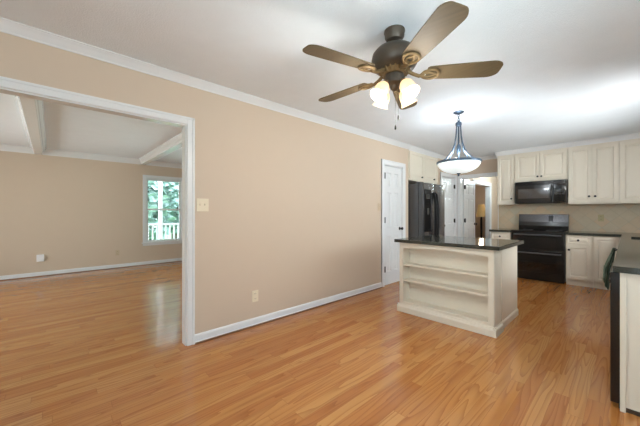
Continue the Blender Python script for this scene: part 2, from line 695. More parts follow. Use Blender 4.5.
bm = B()
crown_y(bm, 0, 1, YF, 4.955)
crown_x(bm, YB, -1, 0.0, 0.955)
crown_y(bm, 0, 1, 6.15, YB)
crown_x(bm, YF, 1, 0.0, XD)
crown_y(bm, XD, -1, YF, 2.62)
crown_y(bm, XR, -1, 2.62, 6.8)
struct('trim_1', bm, TRIM)
bm = B()
crown_y(bm, XF, 1, -3.36, 3.6, 0.115, 1.3)
crown_x(bm, 3.6, -1, XF, -TH, 0.115, 1.3)
crown_x(bm, -3.36, 1, XF, -TH, 0.115, 1.3)
crown_y(bm, -TO, -1, -3.36, 3.6, 0.115, 1.3)
struct('trim_2', bm, TRIM)


def base_y(bm, x, d, y0, y1, h=0.085):
    P = [(0, 0), (0.024, 0), (0.024, 0.012), (0.014, 0.022), (0.014, h - 0.018), (0.010, h - 0.006), (0.006, h), (0, h)]
    prism(bm, [(x + d * a, y0, z) for a, z in P], (0, y1 - y0, 0))
    return bm


def base_x(bm, y, d, x0, x1, h=0.085):
    P = [(0, 0), (0.024, 0), (0.024, 0.012), (0.014, 0.022), (0.014, h - 0.018), (0.010, h - 0.006), (0.006, h), (0, h)]
    prism(bm, [(x0, y + d * a, z) for a, z in P], (x1 - x0, 0, 0))
    return bm


bm = B()
base_y(bm, 0, 1, OP1 + 0.068, PD0 - 0.075)
base_y(bm, 0, 1, YF, OP0 - 0.068)
base_y(bm, 0, 1, PD1 + 0.075, 4.945)
base_y(bm, 0, 1, 6.17, GD0 - 0.075)
struct('baseboard_left', bm, TRIM)
bm = B()
base_y(bm, XF, 1, -3.36, 3.6, 0.085)
base_x(bm, 3.6, -1, XF, -TH, 0.105)
base_y(bm, -TH, -1, OP1 + 0.068, 3.6, 0.105)
struct('baseboard_living', bm, TRIM)
bm = B()
base_y(bm, HX0, 1, 9.84, HY1)
base_x(bm, HY1, -1, HX0, HX1)
struct('baseboard_hall', bm, TRIM)


bm = B()
for x_, d_, a_, b_ in ((0, 1, OP1 + 0.068, PD0 - 0.075), (0, 1, YF, OP0 - 0.068), (XF, 1, -3.36, 3.6)):
    prism(bm, [(x_ + d_ * 0.0245, a_, 0), (x_ + d_ * 0.037, a_, 0), (x_ + d_ * 0.035, a_, 0.009), (x_ + d_ * 0.0245, a_, 0.014)], (0, b_ - a_, 0))
struct('trim_14', bm, plain('dark_oak_shoe', hexc(112, 72, 38), 0.4))


def casing_y(bm, x, d, y0, y1, z1, w_=0.075, t=0.018):
    """door casing on a wall face at x, opening y0..y1, outwards d"""
    for a, b in ((y0 - w_, y0), (y1, y1 + w_)):
        box(bm, x, a, 0, x + d * t, b, z1 + w_, 0.004)
        o0, o1 = (a, a + 0.02) if a < y0 else (b - 0.02, b)
        box(bm, x, o0, 0, x + d * (t + 0.006), o1, z1 + w_, 0.003)
    box(bm, x, y0, z1, x + d * t, y1, z1 + w_, 0.004)
    box(bm, x, y0 - w_, z1 + w_ - 0.02, x + d * (t + 0.006), y1 + w_, z1 + w_, 0.003)


def casing_x(bm, y, d, x0, x1, z1, w_=0.075, t=0.018, wr=None):
    wr = w_ if wr is None else wr
    for a, b in ((x0 - w_, x0), (x1, x1 + wr)):
        if b - a < 1e-6:
            continue
        box(bm, a, y, 0, b, y + d * t, z1 + w_, 0.004)
    box(bm, x0, y, z1, x1, y + d * t, z1 + w_, 0.004)
    box(bm, x0 - w_, y, z1 + w_ - 0.02, x1 + wr, y + d * (t + 0.006), z1 + w_, 0.003)


# living room opening: casing both sides and a jamb lining
bm = B()
casing_y(bm, 0, 1, OP0, OP1, OPZ, 0.066)
casing_y(bm, -TO, -1, OP0, OP1, OPZ, 0.066)
struct('trim_3', bm, TRIM)
bm = B()
box(bm, -TO, OP1 - 0.012, 0, 0, OP1, OPZ)
box(bm, -TO, OP0, 0, 0, OP0 + 0.012, OPZ)
box(bm, -TO, OP0 + 0.012, OPZ - 0.012, 0, OP1 - 0.012, OPZ)
struct('trim_17', bm, TRIMG)
bm = B()
casing_y(bm, 0, 1, PD0, PD1, 2.085)
for y0_, y1_ in ((PD0, PD0 + 0.012), (PD1 - 0.012, PD1)):
    box(bm, -TH, y0_, 0, 0, y1_, 2.085)
box(bm, -TH, PD0, 2.073, 0, PD1, 2.085)
struct('trim_4', bm, TRIM)
bm = B()
casing_y(bm, 0, 1, GD0, GD1, 2.085)
for y0_, y1_ in ((GD0, GD0 + 0.012), (GD1 - 0.012, GD1)):
    box(bm, -TH, y0_, 0, 0, y1_, 2.085)
box(bm, -TH, GD0, 2.073, 0, GD1, 2.085)
struct('trim_5', bm, TRIM)
bm = B()
casing_x(bm, YB, -1, DW0, DW1, DWZ, 0.068, wr=0.0)
for a, b in ((DW0, DW0 + 0.012), (DW1 - 0.012, DW1)):
    box(bm, a, YB, 0, b, YB + 0.12, DWZ)
box(bm, DW0, YB, DWZ - 0.012, DW1, YB + 0.12, DWZ)
struct('trim_6', bm, TRIM)
bm = B()
casing_y(bm, HX0, 1, 8.42, 9.75, 2.07, 0.09)
for a, b in ((8.42, 8.432), (9.738, 9.75)):
    box(bm, HX0 - 0.12, a, 0, HX0, b, 2.07)
box(bm, HX0 - 0.12, 8.42, 2.058, HX0, 9.75, 2.07)
struct('trim_7', bm, TRIM)

# boxed ceiling beams in the living room
for i, yb in enumerate((-2.00, -0.175, 1.62, 3.1)):
    bm = B()
    box(bm, XF, yb - 0.055, 2.405, -TO, yb + 0.055, ZC)
    for d in (-1, 1):
        yy = yb + d * 0.055
        pts = [(XF, yy, ZC), (XF, yy, 2.445), (XF, yy + d * 0.012, 2.455), (XF, yy + d * 0.022, 2.475), (XF, yy + d * 0.05, 2.505), (XF, yy + d * 0.055, ZC)]
        prism(bm, pts, (-TO - XF, 0, 0))
    struct('trim_%d' % (8 + i), bm, TRIMG)


# ------------------------------------------------------------------ doors
def door(name, loc, rz, w_, h_, hinge_x, knob_x, knob_side=(1,), hinge_z=(0.25, 1.06, 1.87)):
    """leaf in local x 0..w, front face y=0 looking to -y"""
    o = obj(name, six_panel(w_, h_), DOORW)
    o['kind'] = 'structure'
    o.location = loc
    o.rotation_euler = (0, 0, rz)
    ROOTM[o] = Matrix.Identity(4)
    bm = B()
    prof = [(0, 0), (0.03, 0), (0.03, 0.006), (0.012, 0.010), (0.010, 0.03), (0.022, 0.04), (0.028, 0.055), (0.022, 0.066), (0, 0.07)]
    lathe(bm, prof, knob_x, 0, 0.96, 18, Matrix.Rotation(PI / 2, 4, 'X'))
    lathe(bm, prof, knob_x, 0.035, 0.96, 18, Matrix.Rotation(-PI / 2, 4, 'X'))
    obj('door_knob', bm, BLACKM, o, True)
    for z in hinge_z:
        bm = B()
        lathe(bm, [(0, -0.05), (0.011, -0.05), (0.011, 0.05), (0, 0.05)], hinge_x, -0.026, z, 10)
        box(bm, hinge_x - 0.012, -0.020, z - 0.045, hinge_x + 0.012, -0.001, z + 0.045)
        obj('hinge', bm, BLACKM, o)
    return o


# local -y must look towards +x: rotate +90 degrees
door('door_1', (-0.012, PD0 + 0.015, 0.008), PI / 2, PD1 - PD0 - 0.03, 2.06, 0.004, PD1 - PD0 - 0.03 - 0.06, hinge_z=(0.28, 1.12, 1.88))
door('door_2', (-0.012, GD0 + 0.015, 0.008), PI / 2, GD1 - GD0 - 0.03, 2.06, GD1 - GD0 - 0.034, 0.045)
door('door_3', (0.125, YB + 0.13, 0.008), PI / 2, 0.74, 2.06, 0.004, 0.68)

# ------------------------------------------------------------------ living room window (one over one, white)
FR0, FR1 = WL0, WL1


def win(name, x, y0, y1, z0, z1, d):
    """double-hung window in a wall along y; d points into the room"""
    root = obj(name, B(), TRIM)
    bm = B()
    w_ = 0.062
    bm2 = bm
    for a, b in ((y0 - w_, y0 + 0.004), (y1 - 0.004, y1 + w_)):
        box(bm2, x, a, z0 - 0.05, x + d * 0.02, b, z1 + w_, 0.004)
    box(bm2, x, y0, z1 - 0.004, x + d * 0.02, y1, z1 + w_, 0.004)
    box(bm2, x, y0 - w_, z1 + w_ - 0.02, x + d * 0.028, y1 + w_, z1 + w_, 0.003)
    root.data.materials.clear()
    me = bpy.data.meshes.new(name)
    bmesh.ops.recalc_face_normals(bm, faces=bm.faces)
    bm.to_mesh(me); bm.free()
    me.materials.append(TRIM)
    root.data = me
    root['kind'] = 'structure'
    ROOTM[root] = Matrix.Identity(4)
    bm = B()
    box(bm, x, y0 - w_ - 0.02, z0 - 0.015, x + d * 0.05, y1 + w_ + 0.02, z0 + 0.012, 0.004)
    box(bm, x, y0 - w_, z0 - 0.07, x + d * 0.018, y1 + w_, z0 - 0.015, 0.004)
    obj('window_sill', bm, TRIM, root)
    bm = B()
    t = d * -0.16
    for a, b in ((y0, y0 + 0.02), (y1 - 0.02, y1)):
        box(bm, x + t, a, z0, x, b, z1)
    box(bm, x + t, y0, z1 - 0.02, x, y1, z1)
    box(bm, x + t, y0, z0, x, y1, z0 + 0.02)
    obj('window_frame', bm, WVINYL, root)
    zm = (z0 + z1) / 2 + 0.02
    for nm, off, za, zb in (('upper_sash', -0.085, zm - 0.02, z1 - 0.02), ('lower_sash', -0.05, z0 + 0.02, zm + 0.02)):
        bm = B()
        xa, xb = x + d * off, x + d * (off + 0.032)
        s_ = 0.038
        box(bm, xa, y0 + 0.02, za, xb, y0 + 0.02 + s_, zb)
        box(bm, xa, y1 - 0.02 - s_, za, xb, y1 - 0.02, zb)
        box(bm, xa, y0 + 0.02 + s_, za, xb, y1 - 0.02 - s_, za + s_)
        box(bm, xa, y0 + 0.02 + s_, zb - s_, xb, y1 - 0.02 - s_, zb)
        so = obj(nm, bm, WVINYL, root)
        obj('pane', bx(xa + d * 0.012, y0 + 0.02 + s_, za + s_, xa + d * 0.018, y1 - 0.02 - s_, zb - s_), PANE, so)
    return root


win('window_1', XF, WL0, WL1, WZ0, WZ1, 1)
win('window_2', XF, -2.6, -1.8, WZ0, WZ1, 1)


def fixed_win(name, axis, pos, a0, a1, z0, z1, d, n):
    """fixed frame with n lights side by side (windows outside the picture)"""
    def bb(bm, u0, p0, z0_, u1, p1, z1_, bev=0):
        if axis == 'y':
            box(bm, p0, u0, z0_, p1, u1, z1_, bev)
        else:
            box(bm, u0, p0, z0_, u1, p1, z1_, bev)
    bm = B()
    bb(bm, a0, pos - d * 0.14, z0, a0 + 0.05, pos, z1); bb(bm, a1 - 0.05, pos - d * 0.14, z0, a1, pos, z1)
    bb(bm, a0, pos - d * 0.14, z0, a1, pos, z0 + 0.05); bb(bm, a0, pos - d * 0.14, z1 - 0.05, a1, pos, z1)
    for k in range(1, n):
        u = a0 + (a1 - a0) * k / n
        bb(bm, u - 0.03, pos - d * 0.10, z0 + 0.05, u + 0.03, pos - d * 0.04, z1 - 0.05)
    w_ = 0.07
    for a, b in ((a0 - w_, a0), (a1, a1 + w_)):
        bb(bm, a, pos, z0 - w_, b, pos + d * 0.018, z1 + w_)
    bb(bm, a0, pos, z1, a1, pos + d * 0.018, z1 + w_)
    bb(bm, a0, pos, z0 - w_, a1, pos + d * 0.018, z0)
    o = struct(name, bm, TRIM)
    bm = B()
    bb(bm, a0 + 0.05, pos - d * 0.075, z0 + 0.05, a1 - 0.05, pos - d * 0.068, z1 - 0.05)
    obj('pane', bm, PANE, o)
    return o


fixed_win('window_3', 'x', YF, 3.05, 4.45, 0.12, 2.2, 1, 2)  # unseen; placed so its light reaches the right-hand ceiling
fixed_win('window_4', 'y', XD, -1.0, 1.8, 0.75, 2.2, -1, 3)
fixed_win('window_5', 'y', XR, 3.85, 6.05, 1.12, 2.2, -1, 3)
fixed_win('window_7', 'x', 3.60, -4.1, -1.7, 0.3, 2.2, -1, 2)  # added unseen window, so light fills the living room beam sides
fixed_win('window_6', 'x', -3.36, -4.0, -1.4, 0.3, 2.2, 1, 2)

# ------------------------------------------------------------------ outside the living room window
struct('shade_eave', bx(-6.1, -4.2, 2.66, -5.27, 4.2, 2.80), TRIM)  # added out of view to keep high sun off the window
struct('ground', bx(-40, -30, -0.75, -5.45, 40, -0.6), LAWN)
struct('deck', bx(-7.6, -4, -0.22, -5.27, 8, -0.12), plain('deck_boards', hexc(190, 186, 178), 0.7))
t = empty('deck_railing', 'white painted deck railing with square balusters outside the living room window', 'railing', (-7.4, 3.0, -0.12))
obj('top_rail', bx(-7.46, 0.0, 0.86, -7.34, 6.5, 0.92), WVINYL, t, world=True)
obj('bottom_rail', bx(-7.43, 0.0, 0.0, -7.37, 6.5, 0.06), WVINYL, t, world=True)
y = 0.1
while y < 6.45:
    obj('baluster', bx(-7.42, y - 0.02, 0.06, -7.38, y + 0.02, 0.86), WVINYL, t, world=True)
    y += 0.125
for y in (0.0, 6.5):
    obj('railing_post', bx(-7.46, y - 0.06, -0.12, -7.34, y + 0.06, 1.0), WVINYL, t, world=True)
o = bx(-7.30, 2.485, -0.12, -7.20, 2.585, 2.9)
box(o, -7.32, 2.465, -0.12, -7.18, 2.605, 0.1)
box(o, -7.32, 2.465, 2.75, -7.18, 2.605, 2.9)
tag(obj('porch_post', o, WVINYL), 'white square porch post rising in front of the deck railing', 'post')


def tree(x, y, h, r, label):
    root = empty('tree', label, 'tree', (x, y, -0.6), 0, 'trees beyond the deck')
    bm = B()
    tube(bm, [(0, 0, 0), (0.05, 0, h * 0.3), (0, 0.08, h * 0.6), (0.05, 0, h * 0.85)], [0.18, 0.14, 0.1, 0.04], 9)
    for k in range(5):
        a = k * 2.4
        tube(bm, [(0.03, 0.03, h * (0.3 + 0.08 * k)), (0.5 * r * math.cos(a), 0.5 * r * math.sin(a), h * (0.42 + 0.08 * k))], [0.06, 0.02], 6)
    obj('trunk', bm, BARK, root)
    bm = B()
    for k in range(1500):
        # leaf sprays: small bent quads in a lumpy crown
        a = random.uniform(0, 2 * PI); zz = random.random()
        rr = r * math.sqrt(random.random()) * (0.45 + 0.75 * math.sin(PI * min(1, zz * 0.9 + 0.1)))
        c = Vector((rr * math.cos(a), rr * math.sin(a), h * (0.14 + 0.86 * zz)))
        s_ = random.uniform(0.10, 0.22)
        q = Matrix.Rotation(random.uniform(0, 6.3), 4, 'Z') @ Matrix.Rotation(random.uniform(-1.2, 1.2), 4, 'X')
        P = [c + q @ Vector(p) for p in ((-s_, -s_ * .6, 0), (0, -s_ * .7, s_ * .25), (s_, 0, 0), (0, s_ * .7, s_ * .25), (-s_, s_ * .6, 0))]
        bm.faces.new([bm.verts.new(p) for p in P])
    obj('foliage', bm, LEAF, root)


tree(-11.0, 3.0, 5.2, 0.95, 'tall leafy green tree straight behind the white porch post outside')
tree(-13.2, 4.9, 5.6, 1.2, 'tall leafy green tree just right of the white porch post outside')
tree(-13.0, 8.3, 6.2, 1.4, 'broad leafy green tree by the right edge of the living room window')
tree(-18.5, 6.2, 7.4, 2.0, 'far leafy green tree standing behind the others outside the window')

# ------------------------------------------------------------------ refrigerator
FY0, FY1, FX, FZ = 4.975, 5.915, 0.27, 1.815
t = empty('refrigerator', 'black side-by-side refrigerator with water dispenser standing in the wall niche', 'refrigerator', (-0.2, 5.44, 0))
obj('body', bx(-0.60, FY0, 0.03, FX - 0.085, FY1, FZ - 0.015, 0.006), FRID, t, world=True)
obj('grille', bx(FX - 0.1, FY0 + 0.02, 0.0, FX - 0.06, FY1 - 0.02, 0.09), BLACK, t, world=True)
ym = 5.43
for a, b in ((FY0, ym - 0.004), (ym + 0.004, FY1)):
    bm = bx(FX - 0.078, a, 0.10, FX, b, FZ, 0.014)
    d_ = obj('door', bm, FRID, t, True, True)
    hy = ym - 0.045 if a == FY0 else ym + 0.045
    bm = B()
    hw = 0.024
    tube(bm, [(FX - 0.005, hy, 0.62), (FX + 0.03, hy, 0.66), (FX + 0.055, hy, 0.85), (FX + 0.065, hy, 1.1), (FX + 0.055, hy, 1.4),
              (FX + 0.03, hy, 1.6), (FX - 0.005, hy, 1.64)], hw, 12)
    obj('handle', bm, BLACK, d_, True, True)
    if a == FY0:
        bm = B()
        y0_, y1_, z0_, z1_ = 5.04, 5.29, 0.90, 1.69
        box(bm, FX - 0.002, y0_, z0_, FX + 0.008, y0_ + 0.025, z1_, 0.003)
        box(bm, FX - 0.002, y1_ - 0.025, z0_, FX + 0.008, y1_, z1_, 0.003)
        box(bm, FX - 0.002, y0_, z1_ - 0.2, FX + 0.008, y1_, z1_, 0.003)
        box(bm, FX - 0.002, y0_, z0_, FX + 0.03, y1_, z0_ + 0.03, 0.003)
        box(bm, FX + 0.0005, y0_ + 0.02, z0_ + 0.02, FX + 0.002, y1_ - 0.02, z1_ - 0.19)
        dp = obj('dispenser', bm, BLACK, d_, False, True)
        obj('paddle', bx(FX + 0.002, 5.15, 1.22, FX + 0.012, 5.21, 1.34, 0.003), SILV, d_, False, True)
        obj('dispenser_display', bx(FX + 0.008, 5.10, 1.52, FX + 0.010, 5.26, 1.60), SCREEN, d_, False, True)
for yy in (FY0 + 0.06, FY1 - 0.06):
    obj('hinge_cover', bx(FX - 0.14, yy - 0.04, FZ - 0.016, FX - 0.03, yy + 0.04, FZ + 0.012, 0.004), FRID, t, False, True)


# ------------------------------------------------------------------ cabinets
def cabinet(name, label, loc, rz, w_, h_, dep, doors, group=None, drawers=(), toe=0.0, mat=None, cat='cabinet', rail=0.0):
    """local: front faces -y at y=0, x 0..w. doors/drawers: (x0, z0, x1, z1, knob_x, knob_z)"""
    mat = mat or CREAM
    root = empty(name, label, cat, loc, rz, group)
    bm = B()
    box(bm, 0, 0.021, toe, w_, dep, h_, 0.002)
    if toe:
        box(bm, 0, 0.085, 0, w_, dep, toe)
    obj('carcass', bm, mat, root)
    if toe:
        obj('toe_kick', bx(0.0, 0.07, 0.0, w_, 0.085, toe), mat, root)
    for kind, L in (('door', doors), ('drawer', drawers)):
        for x0, z0, x1, z1, kx, kz in L:
            bm = cab_door(x1 - x0, z1 - z0) if kind == 'door' else cab_door(x1 - x0, z1 - z0, st=0.022)
            bm.transform(Matrix.Translation((x0, 0, z0)))
            d_ = obj(kind, bm, mat, root)
            if kx is not None:
                bm = knob_bm()
                bm.transform(Matrix.Translation((kx, 0, kz)))
                obj('knob', bm, BLACKM, d_, True)
    return root


UG = 'cream upper cabinets on the back wall'
YU = 6.86
DU = YB - YU - 0.009
# upper run, left to right
cabinet('upper_cabinet', 'narrow single-door cream upper cabinet left of the microwave', (0.958, YU, 1.425), 0, 0.312, 1.005, DU,
        [(0.012, 0.03, 0.300, 0.985, 0.262, 0.115)], UG)
cabinet('upper_cabinet', 'short double-door cream upper cabinet directly above the microwave', (1.273, YU, 1.868), 0, 0.817, 0.562, DU,
        [(0.014, 0.03, 0.404, 0.542, 0.378, 0.085), (0.412, 0.03, 0.803, 0.542, 0.438, 0.085)], UG)
cabinet('upper_cabinet', 'tall double-door cream upper cabinet just right of the microwave', (2.093, YU, 1.41), 0, 0.647, 1.02, DU,
        [(0.014, 0.03, 0.320, 1.0, 0.285, 0.13), (0.328, 0.03, 0.634, 1.0, 0.362, 0.13)], UG)
cabinet('upper_cabinet', 'cream upper cabinet at the right end of the row, cut by the photo edge', (2.743, YU, 1.41), 0, 0.68, 1.02, DU,
        [(0.02, 0.03, 0.335, 1.0, 0.30, 0.13), (0.343, 0.03, 0.66, 1.0, 0.378, 0.13)], UG)
# frieze and crown above them
bm = B()
struct('trim_15', bx(0.96, YU + 0.018, 2.42, 3.43, YB - 0.01, 2.515), CREAM)
crown_x(bm, YU + 0.015, -1, 0.94, 3.43, 0.075)
crown_y(bm, 0.955, -1, YU, YB, 0.075)
struct('trim_12', bm, TRIM)

# over the refrigerator, looking to +x
cabinet('upper_cabinet', 'double-door cream cabinet above the black refrigerator', (0.022, 4.955, 1.875), PI / 2, 1.195, 0.575, 0.70,
        [(0.015, 0.03, 0.56, 0.555, 0.462, 0.085), (0.568, 0.03, 1.175, 0.555, 0.985, 0.085)])
bm = B()
struct('trim_16', bx(-0.68, 4.96, 2.445, -0.003, 6.15, 2.515), CREAM)
crown_y(bm, 0.0, 1, 4.955, 6.16, 0.078)
struct('trim_13', bm, TRIM)

# lower run on the back wall
YL = 6.555
LG = 'cream base cabinets on the back wall'
cabinet('base_cabinet', 'narrow cream base cabinet with drawer, left of the black range', (0.93, YL, 0), 0, 0.345, 0.872, YB - YL - 0.009,
        [(0.012, 0.115, 0.333, 0.70, 0.295, 0.62)], LG, [(0.012, 0.715, 0.333, 0.86, 0.165, 0.785)], toe=0.10)
cabinet('base_cabinet', 'cream base cabinet with one drawer and door, right beside the black range', (2.098, YL, 0), 0, 0.345, 0.872, YB - YL - 0.009,
        [(0.012, 0.115, 0.325, 0.70, 0.045, 0.615)], LG, [(0.012, 0.715, 0.325, 0.86, 0.165, 0.785)], toe=0.10)
cabinet('base_cabinet', 'cream corner base cabinet with a full-height door, next to the hanging towel', (2.446, YL, 0), 0, 0.39, 0.872, YB - YL - 0.009,
        [(0.012, 0.115, 0.33, 0.86, None, None)], LG, toe=0.10)

# right run, looking to -x (local x runs towards -y in the room)
XL = 2.80
cabinet('sink_base_cabinet', 'cream sink base cabinet along the right-hand wall behind the dishwasher', (XL, 6.54, 0), -PI / 2, 3.27, 0.66, XR - XL - 0.006,
        [(0.02 + k * 0.54, 0.115, 0.55 + k * 0.54, 0.645, (0.5 if k % 2 == 0 else 0.07) + k * 0.54, 0.58) for k in range(6)], toe=0.10)
o = empty('end_panel', 'cream beadless end panel closing the right-hand counter run nearest the camera', 'panel', (3.1, 2.63, 0))
o['label'] = 'cream end panel closing the right-hand counter run nearest the camera'
bm = bx(2.806, 2.622, 0.0, 2.832, 2.650, 0.874, 0.003)
obj('edge_stile', bm, CREAM, o, False, True)
bm = bx(2.832, 2.634, 0.03, XR - 0.006, 2.650, 0.874)
obj('panel_board', bm, CREAM, o, False, True)
obj('base_strip', bx(2.832, 2.637, 0.0, XR - 0.006, 2.650, 0.03), DARKTOE, o, False, True)  # dark toe shade put into the strip's colour

# dishwasher
t = empty('dishwasher', 'black built-in dishwasher beside the cream end panel, seen edge-on', 'dishwasher', (3.0, 2.96, 0))
obj('tub', bx(2.82, 2.655, 0.10, 3.38, 3.255, 0.868), APPL, t, False, True)
obj('kick_plate', bx(2.80, 2.655, 0.0, 2.82, 3.255, 0.10), BLACK, t, False, True)
d_ = obj('door', bx(2.762, 2.653, 0.03, 2.818, 3.257, 0.868, 0.004), APPL, t, False, True)
bm = B()
tube(bm, [(2.762, 2.72, 0.80), (2.757, 2.73, 0.80), (2.757, 3.18, 0.80), (2.762, 3.19, 0.80)], 0.006, 10)
obj('handle', bm, APPL, d_, True, True)
obj('control_strip', bx(2.758, 2.67, 0.825, 2.763, 3.24, 0.86), SCREEN, d_, False, True)

# ------------------------------------------------------------------ countertops
bm = B()
box(bm, 0.905, 6.525, 0.876, 1.283, YB - 0.01, 0.915, 0.006)
tag(obj('countertop', bm, GRAN), 'short black granite countertop left of the range, above one drawer', 'countertop')
bm = B()
SX0, SX1, SY0, SY1 = 2.87, 3.27, 5.36, 5.98
box(bm, 2.088, 6.525, 0.876, 2.775, YB - 0.01, 0.915, 0.002)
box(bm, 2.775, SY1, 0.876, XR - 0.01, YB - 0.01, 0.915)
box(bm, 2.775, SY0, 0.876, SX0, SY1, 0.915)
box(bm, SX1, SY0, 0.876, XR - 0.01, SY1, 0.915)
box(bm, 2.775, 2.60, 0.876, XR - 0.01, SY0, 0.915)
tag(obj('countertop', bm, GRAN), 'long L-shaped black granite countertop with the sink, by the right-hand wall', 'countertop')
t = empty('kitchen_sink', 'black undermount sink let into the right-hand granite countertop', 'sink', ((SX0 + SX1) / 2, (SY0 + SY1) / 2, 0.70))
bm = B()
g_ = 0.003
box(bm, SX0 - 0.012, SY0 - 0.012, 0.69, SX1 + 0.012, SY1 + 0.012, 0.70)
box(bm, SX0 - 0.012, SY0 - 0.012, 0.70, SX0, SY1 + 0.012, 0.873)
box(bm, SX1, SY0 - 0.012, 0.70, SX1 + 0.012, SY1 + 0.012, 0.873)
box(bm, SX0, SY0 - 0.012, 0.70, SX1, SY0, 0.873)
box(bm, SX0, SY1, 0.70, SX1, SY1 + 0.012, 0.873)
obj('basin', bm, SINKM, t, False, True)
obj('drain', lathe(B(), [(0, 0.702), (0.04, 0.702), (0.045, 0.7005), (0, 0.7005)], 3.07, 5.67), SILV, t, True, True)
t = empty('sink_faucet', 'dark gooseneck faucet standing behind the black sink', 'faucet', (3.34, 5.67, 0.915))
obj('base', lathe(B(), [(0, 0), (0.03, 0), (0.028, 0.012), (0.018, 0.02), (0.018, 0.06), (0, 0.06)]), BLACKM, t, True)
obj('spout', tube(B(), [(0, 0, 0.05), (0, 0, 0.24), (-0.03, 0, 0.30), (-0.09, 0, 0.32), (-0.15, 0, 0.29), (-0.165, 0, 0.22)], 0.011), BLACKM, t, True)
obj('lever', tube(B(), [(0, 0.01, 0.04), (0, 0.06, 0.06)], 0.007), BLACKM, t, True)

# towel on a bar fixed to the sink cabinet
t = empty('towel_bar', 'slim dark towel bar on the right-hand cabinet front', 'towel bar', (2.78, 4.6, 0.82))
bm = tube(B(), [(2.80, 4.51, 0.84), (2.742, 4.51, 0.84), (2.742, 4.66, 0.84), (2.80, 4.66, 0.84)], 0.006)
obj('bar', bm, BLACKM, t, True, True)
bm = B()
rows = []
nz, nn = 16, 40
for k in range(nz + 1):
    f_ = k / nz
    z_ = 0.858 - 0.405 * f_
    cx_ = 2.736 - 0.042 * min(1, f_ * 1.8) - 0.016 * f_
    rx = 0.012 + 0.016 * min(1, f_ * 2.2)
    ry = 0.050 + 0.035 * min(1, f_ * 1.5)
    row = []
    for q in range(nn):
        a = 2 * PI * q / nn
        fold = 1 + 0.22 * math.sin(6 * a + 1.3 * f_) * min(1, f_ * 3) + 0.10 * math.sin(11 * a + 2 * f_)
        zz = z_ + (0.05 * math.sin(2 * a + 0.8) * f_ if f_ > 0.5 else 0)
        row.append(bm.verts.new((cx_ + rx * fold * math.cos(a), 4.585 + ry * fold * math.sin(a), zz)))
    rows.append(row)
for a, b in zip(rows, rows[1:]):
    for q in range(nn):
        bm.faces.new((a[q], a[(q + 1) % nn], b[(q + 1) % nn], b[q]))
bm.faces.new(rows[0])
o = obj('dish_towel', bm, TOWEL, None, True)
sm_ = o.modifiers.new('thickness', 'SOLIDIFY'); sm_.thickness = 0.004; sm_.offset = -1
tag(o, 'dark green dish towel hanging in folds on the right-hand cabinet front', 'towel')

# ------------------------------------------------------------------ range
RX0, RX1, RY = 1.29, 2.082, 6.56
t = empty('electric_range', 'black freestanding double-oven range between the cream base cabinets', 'range', ((RX0 + RX1) / 2, 6.87, 0))
obj('body', bx(RX0, RY + 0.03, 0.03, RX1, YB - 0.02, 0.902), APPL, t, False, True)
for xx in (RX0 + 0.06, RX1 - 0.06):
    obj('foot', lathe(B(), [(0, 0), (0.02, 0), (0.02, 0.03), (0, 0.03)], xx, RY + 0.1), BLACK, t, True, True)
bm = bx(RX0 - 0.004, RY, 0.902, RX1 + 0.004, YB - 0.10, 0.922, 0.005)
ct = obj('cooktop', bm, APPLG, t, False, True)
for cx, cy, r in ((1.48, 6.72, 0.11), (1.89, 6.72, 0.09), (1.48, 6.97, 0.08), (1.89, 6.97, 0.11)):
    bm = B()
    tube(bm, [(cx + r * math.cos(a * PI / 16), cy + r * math.sin(a * PI / 16), 0.9225) for a in range(32)], 0.0015, 6, True)
    obj('burner_ring', bm, RINGM, ct, True, True)
# backguard: sloped panel
bm = B()
prism(bm, [(RX0 + 0.002, YB - 0.10, 0.90), (RX0 + 0.002, YB - 0.105, 1.0), (RX0 + 0.002, YB - 0.07, 1.225), (RX0 + 0.002, YB - 0.02, 1.225), (RX0 + 0.002, YB - 0.02, 0.90)], (RX1 - RX0 - 0.004, 0, 0))
bgd = obj('backguard', bm, APPL, t, False, True)
sl = (0.035 / 0.225)


def slope_quad(x0, x1, z0, z1, th):
    f_ = lambda z: YB - 0.105 + (z - 1.0) * sl
    bm = B()
    prism(bm, [(x0, f_(z0) - th, z0), (x0, f_(z1) - th, z1), (x0, f_(z1) + 0.002, z1), (x0, f_(z0) + 0.002, z0)], (x1 - x0, 0, 0))
    return bm


BGS = plain('smoked_steel_panel', hexc(96, 96, 98), 0.22, metal=0.85)
obj('control_panel', slope_quad(RX0 + 0.012, RX1 - 0.012, 1.075, 1.215, 0.004), BGS, bgd, False, True)
obj('clock_display', slope_quad(1.78, 1.85, 1.085, 1.20, 0.0055), SCREEN, bgd, False, True)
for k in range(6):
    x_ = 1.42 + k * 0.05
    obj('touch_button', slope_quad(x_, x_ + 0.03, 1.12, 1.14, 0.0048), BGS, bgd, False, True)
for nm, z0_, z1_ in (('upper_oven_door', 0.565, 0.893), ('lower_oven_door', 0.17, 0.558)):
    d_ = obj(nm, bx(RX0 + 0.004, RY - 0.012, z0_, RX1 - 0.004, RY + 0.03, z1_, 0.005), APPL, t, False, True)
    obj('oven_window', bx(RX0 + 0.11, RY - 0.0135, z0_ + 0.05, RX1 - 0.11, RY - 0.011, z1_ - 0.10), APPLG, d_, False, True)
    zh = z1_ - 0.045
    bm = B()
    tube(bm, [(RX0 + 0.05, RY - 0.01, zh), (RX0 + 0.055, RY - 0.05, zh), (RX0 + 0.10, RY - 0.055, zh), (RX1 - 0.10, RY - 0.055, zh),
              (RX1 - 0.055, RY - 0.05, zh), (RX1 - 0.05, RY - 0.01, zh)], 0.013, 12)
    obj('handle', bm, HANDM, d_, True, True)
obj('storage_drawer', bx(RX0 + 0.004, RY - 0.010, 0.012, RX1 - 0.004, RY + 0.03, 0.163, 0.005), APPL, t, False, True)

